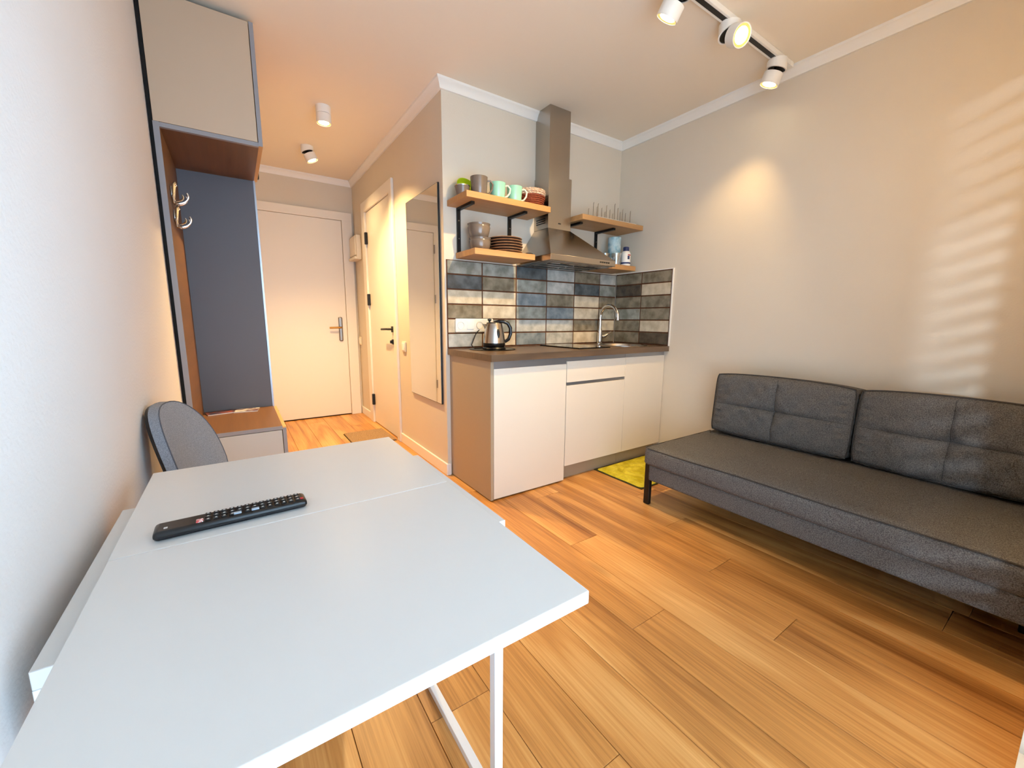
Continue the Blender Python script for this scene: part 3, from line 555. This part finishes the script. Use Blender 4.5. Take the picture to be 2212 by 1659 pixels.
# right shelves
rk = thing('peg_rack', 'white drying rack with thin upright pegs on the right shelf', 'drying rack', (2.45, 2.3, ZU))
obj('tray', B(2.235, 2.66, 2.205, 2.40, ZU, ZU + .010, bev=.004), 'wpl', rk)
bm0 = None
for j, y in enumerate((2.235, 2.30, 2.37)):
    for i in range(5):
        x = 2.262 + i * .088 + j * .018; hh = .10 + .025 * ((i * 2 + j) % 3 == 1)
        obj('peg', TB([(x, y, ZU + .008), (x + .002, y, ZU + hh), (x + .006, y, ZU + hh + .006)], .0026, 6), 'steel', rk)
cn = thing('blue_canister', 'tall pale blue printed canister on the lower right shelf', 'canister', (2.562, 2.335, ZL))
obj('tube', lathe([(0, 0), (.05, 0), (.05, .215), (0, .215)], n=36), 'cani', cn, local=True); obj('lid', lathe([(.0515, .205), (.0515, .226), (.048, .229), (0, .229)], n=36), 'cani', cn, local=True); obj('bottom_band', lathe([(.0505, .0), (.0505, .018)], n=36), 'caniw', cn, local=True)
bt = thing('white_bottle', 'white bottle with navy cap and label beside the canister', 'bottle', (2.572, 2.222, ZL))
obj('body', lathe([(0, 0), (.026, 0), (.028, .004), (.028, .075), (.022, .09), (.015, .096), (0, .096)], n=30), 'wpl', bt, local=True); obj('cap', lathe([(0, .094), (.0175, .094), (.0175, .118), (.015, .121), (0, .121)], n=24), 'navy', bt, local=True); obj('label_band', lathe([(.0284, .012), (.0286, .012), (.0286, .022), (.0284, .022)], n=30), 'navy', bt, local=True)
for nm, mm, a0, a1, z0, z1 in (('label_emblem', 'navy', -2.05, -1.55, .040, .062), ('label_word', 'red', -2.0, -1.2, .064, .071)):
    bm = bmesh.new(); va = [[bm.verts.new((.0287 * math.cos(a), .0287 * math.sin(a), z)) for a in [a0 + (a1 - a0) * k / 6 for k in range(7)]] for z in (z0, z1)]
    for k in range(6): bm.faces.new((va[0][k], va[0][k+1], va[1][k+1], va[1][k]))
    obj(nm, bm, mm, bt, local=True)
bt.scale = (1.3, 1.3, 1.18)
g0 = None
for i, (x, y, lab) in enumerate(((2.345, 2.34, 'clear tumbler nearest the hood on the right shelf'), (2.425, 2.30, 'clear tumbler in the middle of the right shelf'), (2.475, 2.375, 'clear tumbler at the back of the right shelf'), (2.49, 2.245, 'clear tumbler touching the canister side of the right shelf'))):
    if g0 is None:
        g0 = q = thing('tumbler', lab, 'glass', (x, y, ZL), 'clear tumblers'); bmx = lathe([(0, 0), (.029, 0), (.036, .09), (.0335, .09), (.027, .008), (0, .008)], n=20); obj('tumbler_body', bmx, 'glass', q, local=True, smooth=10)
        for k in range(10): a = 2*PI*k/10; obj('cut_rib', TB([(.0300 * math.cos(a), .0300 * math.sin(a), .008), (.0345 * math.cos(a + .25), .0345 * math.sin(a + .25), .06)], .0018, 5), 'glass', q, local=True)
    else: q = copy_tree(g0); q.location = (x, y, ZL); q['label'] = lab
tag(obj('coaster', lathe([(0, 0), (.03, 0), (.03, .006), (0, .007)], (2.615, 2.37, ZL), 26), 'bpl'), 'small black disc at the right end of the lower right shelf', 'coaster')
bpy.data.objects['coaster'].location = (.005, -.06, 0)
# kitchen rug
rg_ = thing('kitchen_rug', 'lime yellow swirled rug in front of the sink cabinet', 'rug', (2.35, 1.76, 0))
bm = bmesh.new(); nx, ny = 60, 44; gv = []
for j in range(ny + 1):
    gv.append([])
    for i in range(nx + 1):
        u, v = i / nx, j / ny; e_ = min(1, 14 * min(u, 1-u)) * min(1, 10 * min(v, 1-v)); r1 = math.hypot((u - .38) * 1.5, v - .45)
        gv[-1].append(bm.verts.new((2.052 + .60 * u, 1.556 + .405 * v, .004 + e_ * (.014 + .004 * math.sin(r1 * 38 + 2 * math.sin(u * 9 + v * 5))))))
for j in range(ny):
    for i in range(nx): bm.faces.new((gv[j][i], gv[j][i+1], gv[j+1][i+1], gv[j+1][i]))
obj('pile', bm, 'rug', rg_, smooth=80); obj('binding', B(2.047, 2.657, 1.551, 1.966, 0, .006, bev=.002), 'rugb', rg_)

# ------------------------------------------------------------------ sofa
sf = thing('sofa', 'charcoal grey armless sofa along the greige wall', 'sofa', (2.3, .72, 0))
SY0, SY1, SXF = .012, 1.425, 1.872
def pad(x0, x1, y0, y1, z0, z1, rad, bulge, n=26):
    bm = bmesh.new(); box(bm, x0, x1, y0, y1, z0, z1)
    bmesh.ops.bevel(bm, geom=bm.edges[:], offset=rad, segments=4, affect='EDGES', profile=.5)
    bmesh.ops.subdivide_edges(bm, edges=[e for e in bm.edges if e.calc_length() > .2], cuts=16, use_grid_fill=True)
    for v in bm.verts:
        u = 2 * (v.co.x - x0) / (x1 - x0) - 1; w = 2 * (v.co.y - y0) / (y1 - y0) - 1
        if v.co.z > z1 - rad * .6: v.co.z += bulge * (1 - u*u) * (1 - w**4) + .002 * math.sin(v.co.x * 31 + v.co.y * 13) * (1 - u*u)
        if abs(u) > .95 and z0 + rad < v.co.z < z1 - rad * .5: v.co.x += .004 * math.sin(v.co.y * 21) * (1 if u > 0 else -1)
    return bm
obj('seat_cushion', pad(SXF, 2.70, SY0, SY1, .245, .350, .028, .018), 'fab', sf, smooth=60)
sc = sf.children[-1]
yy = [SY0 + .03 + (SY1 - SY0 - .06) * k / 40 for k in range(41)]
obj('piping', TB([(SXF + .007, y, .3445 + .0015 * math.sin(y * 9)) for y in yy], .0035, 6), 'fabseam', sc); obj('piping', TB([(SXF + .02 + k * .06, SY1 - .007, .3445) for k in range(12)], .0035, 6), 'fabseam', sc)
obj('base_frame', B(SXF + .022, 2.70, SY0 + .01, SY1 - .028, .152, .248, bev=.012, seg=3), 'fab', sf, smooth=60)
def leg(x, y):
    obj('leg', B(x - .013, x + .013, y - .019, y + .019, 0, .258, bev=.006, seg=3), 'black', sf)
leg(SXF + .045, SY1 - .016); leg(2.64, SY1 - .016); leg(SXF + .3, SY0 + .022); leg(2.64, SY0 + .022)
def cushion(y0, y1, label, seed):
    rnd = random.Random(seed); t = thing('back_cushion', label, 'cushion', (2.553, (y0 + y1) / 2, .370), 'sofa back cushions', (0, math.radians(5), 0))
    Wd, Hh, Th = (y1 - y0) / 2, .180, .040; nu, nv = 44, 28; ph = [rnd.uniform(0, 6) for _ in range(6)]
    def surf(u, v, s):
        e = (max(0, 1 - u**4) * max(0, 1 - v**4)) ** .5; th = .080 + Th * e
        c = .016 * math.exp(-(u / .028) ** 2) * e + .016 * math.exp(-(v / .045) ** 2) * e + .022 * math.exp(-((u / .12) ** 2 + (v / .18) ** 2))
        wr = .0045 * math.sin(16 * u + 9 * v + ph[0]) * e + .003 * math.sin(27 * u - 13 * v + ph[3]) * e + .009 * math.sin(30 * v + 3 * u + ph[1]) * max(0, abs(u) - .7) / .3 * (1 - abs(v)**6) * (1 - abs(u)**12) * 1.4 + .004 * math.sin(22 * u + ph[2]) * max(0, abs(v) - .6) / .4 * (1 - abs(v)**12)
        x = -s * ((th - c + wr) if s > 0 else (.070 + .022 * e)) 
        k = 1 - .035 * (abs(v) ** 3) * (1 - u*u) * 0 
        yv = u * Wd * (1 - .03 * (1 - v*v) * 0 - .025 * abs(v)**6); zv = v * Hh * (1 - .035 * abs(u)**6) + (.012 * (1 - u*u) if v > 0 else -.004 * (1 - u*u)) * abs(v)
        return (x, yv, zv + Hh)
    bm = bmesh.new(); G = {}
    for s in (1, -1): G[s] = [[bm.verts.new(surf(2*i/nu - 1, 2*j/nv - 1, s)) for i in range(nu + 1)] for j in range(nv + 1)]
    for s in (1, -1):
        for j in range(nv):
            for i in range(nu):
                f_ = (G[s][j][i], G[s][j][i+1], G[s][j+1][i+1], G[s][j+1][i]); bm.faces.new(f_ if s > 0 else f_[::-1])
    loop = [(0, i) for i in range(nu + 1)] + [(j, nu) for j in range(1, nv + 1)] + [(nv, i) for i in range(nu - 1, -1, -1)] + [(j, 0) for j in range(nv - 1, 0, -1)]
    for (a, b), (c, d) in zip(loop, loop[1:] + loop[:1]):
        bm.faces.new((G[1][a][b], G[-1][a][b], G[-1][c][d], G[1][c][d]))
    rim = [tuple(Vector(G[1][a][b].co) + Vector((-.001, 0, 0))) for a, b in loop]
    sv = [tuple(Vector(G[1][nv // 2][i].co) + Vector((.0005, 0, 0))) for i in range(1, nu)]; su = [tuple(Vector(G[1][j][nu // 2].co) + Vector((.0005, 0, 0))) for j in range(1, nv)]
    o = obj('cushion_body', bm, 'fab', t, local=True, smooth=55)
    obj('piping', TB(rim, .0036, 6, True), 'fabseam', t, local=True); obj('seam', TB(sv, .0016, 6), 'fabseam', t, local=True); obj('seam', TB(su, .0016, 6), 'fabseam', t, local=True)
cushion(.668, 1.372, 'tufted charcoal back cushion at the kitchen end of the sofa', 1); cushion(-.0 + .014, .655, 'tufted charcoal back cushion at the window end of the sofa', 2)

# ------------------------------------------------------------------ table
tb = thing('folding_table', 'white folding table with its two-leaf top opened out', 'table', (.09, .8, 0))
obj('back_leaf', B(-.187, .366, .7985, 1.217, .681, .70, bev=.0013, seg=2), 'table', tb); obj('front_leaf', B(-.187, .366, .351, .7975, .681, .70, bev=.0013, seg=2), 'table', tb)
obj('frame_top', B(-.217, .401, .611, 1.066, .655, .6785, bev=.001, seg=1), 'table', tb)
obj('apron', B(-.217, -.198, .613, 1.064, .58, .655), 'table', tb); obj('apron', B(-.198, .38, 1.045, 1.064, .58, .655), 'table', tb)
for xx in (-.217, .377):
    for yy_ in (.611, 1.045): obj('leg', B(xx, xx + .02, yy_, yy_ + .02, .02, .655, bev=.001, seg=1), 'tmetal', tb)
    obj('floor_rail', B(xx, xx + .02, .611, 1.065, 0, .02, bev=.001, seg=1), 'tmetal', tb)
# remote
rm_ = thing('remote_control', 'black television remote control lying on the white table', 'remote control', (-.026, .845, .7), rot=(0, 0, .0))
ang = math.atan2(.006, .222); rm_.rotation_euler = (0, 0, ang)
bm = B(-.113, .113, -.023, .023, 0, .017, bev=.007, seg=4)
for v in bm.verts:
    if v.co.z < .006: v.co.y *= .8
obj('case', bm, 'bpl', rm_, local=True)
kd = None
for i in range(13):
    for j in range(3):
        x = .098 - i * .0115; y = -.0125 + j * .0125
        if i in (6,) and j == 0 or (i == 8 and j == 0): continue
        if kd is None: k_ = obj('button', B(-.0042, .0042, -.004, .004, 0, .0022, bev=.0008, seg=1), 'bpl', rm_, local=True); kd = k_.data; pm = None
        else: k_ = bpy.data.objects.new('button', kd); COL.objects.link(k_); k_.parent = rm_
        k_.location = (x, y, .0168)
        if pm is None: q = obj('key_mark', B(-.0016, .0016, -.0013, .0013, .0021, .0024), 'mark', k_, local=True); pm = q.data
        else: q = bpy.data.objects.new('key_mark', pm); COL.objects.link(q); q.parent = k_
for x in (.098 - 6*.0115, .098 - 8*.0115 - .004): obj('wide_key', B(x - .006, x + .006, -.0165, -.009, .0165, .0192, bev=.0008, seg=1), 'bluek', rm_, local=True)
obj('power_key', B(.1015, .1075, -.0145, -.0075, .0165, .0188, bev=.0008, seg=1), 'red', rm_, local=True)
obj('app_key', B(-.0565, -.0465, -.0165, -.004, .0165, .0188, bev=.0008, seg=1), 'stick', rm_, local=True)
obj('brand_mark', B(-.099, -.094, -.010, -.004, .0169, .0172), 'mark', rm_, local=True)

# ------------------------------------------------------------------ chair
ch = thing('upholstered_chair', 'grey upholstered chair with rounded back behind the table', 'chair', (-.034, 1.545, 0), rot=(0, 0, math.radians(-14)))
def backrest(th, x_off, hw, z0, z1, bulge):
    """rounded-top pad: outline in (y, z), front bulging, leaning back and wrapping forward at the sides"""
    out = []; zs = z0 + (z1 - z0) * .42
    for k in range(9): out.append((-hw * .86 + 2 * hw * .86 * k / 8, z0))
    for k in range(1, 7): out.append((hw * (.86 + .14 * k / 6), z0 + (zs - z0) * k / 6))
    for k in range(1, 28):
        a = PI * k / 28; out.append((hw * math.copysign(abs(math.cos(a)) ** .85, math.cos(a)), zs + (z1 - zs) * math.sin(a) ** .85))
    for k in range(6, 0, -1): out.append((-hw * (.86 + .14 * k / 6), z0 + (zs - z0) * k / 6))
    cz = z0 + (z1 - z0) * .45; n = len(out); bm = bmesh.new()
    def pt(y, z, x): v = (z - z0) / (z1 - z0); return (x_off + x - .085 * v ** 1.2 + .035 * (y / hw) ** 2, y, z)
    rings = {}
    for s_, sg in (('f', 1), ('b', -1)):
        rings[s_] = []
        for k in range(9):
            t = k / 8; t = t ** .7
            rings[s_].append([bm.verts.new(pt(y * t, cz + (z - cz) * t, sg * (th + (bulge if sg > 0 else .002) * (1 - t ** 5)))) for y, z in (out if k else [(0, cz)])])
        R_ = rings[s_]
        for j in range(n): bm.faces.new((R_[0][0], R_[1][j], R_[1][(j+1) % n]))
        for k in range(1, 8):
            for j in range(n): bm.faces.new((R_[k][j], R_[k+1][j], R_[k+1][(j+1) % n], R_[k][(j+1) % n]))
    F_, K_ = rings['f'][-1], rings['b'][-1]
    for j in range(n): bm.faces.new((F_[j], F_[(j+1) % n], K_[(j+1) % n], K_[j]))
    return bm, [tuple(v.co) for v in F_]
bmb, rim = backrest(.013, -.092, .172, .40, .805, .012)
br = obj('backrest', bmb, 'chairf', ch, local=True, smooth=50); obj('piping', TB(rim, .0016, 6, True), 'chairseam', br, local=True)
bmb, _ = backrest(.004, -.110, .168, .40, .800, .001); obj('back_shell', bmb, 'bpl', ch, local=True, smooth=50)
obj('seat', pad(-.09, .30, -.20, .20, .40, .46, .025, .012), 'chairf', ch, local=True, smooth=60)
for sx_, sy_ in ((-.12, -.19), (-.12, .19), (.27, -.19), (.27, .19)):
    obj('leg', TB([(sx_ * .8 + .01, sy_ * .8, .41), (sx_, sy_, 0)], [.016, .010], 12), 'black', ch, local=True)
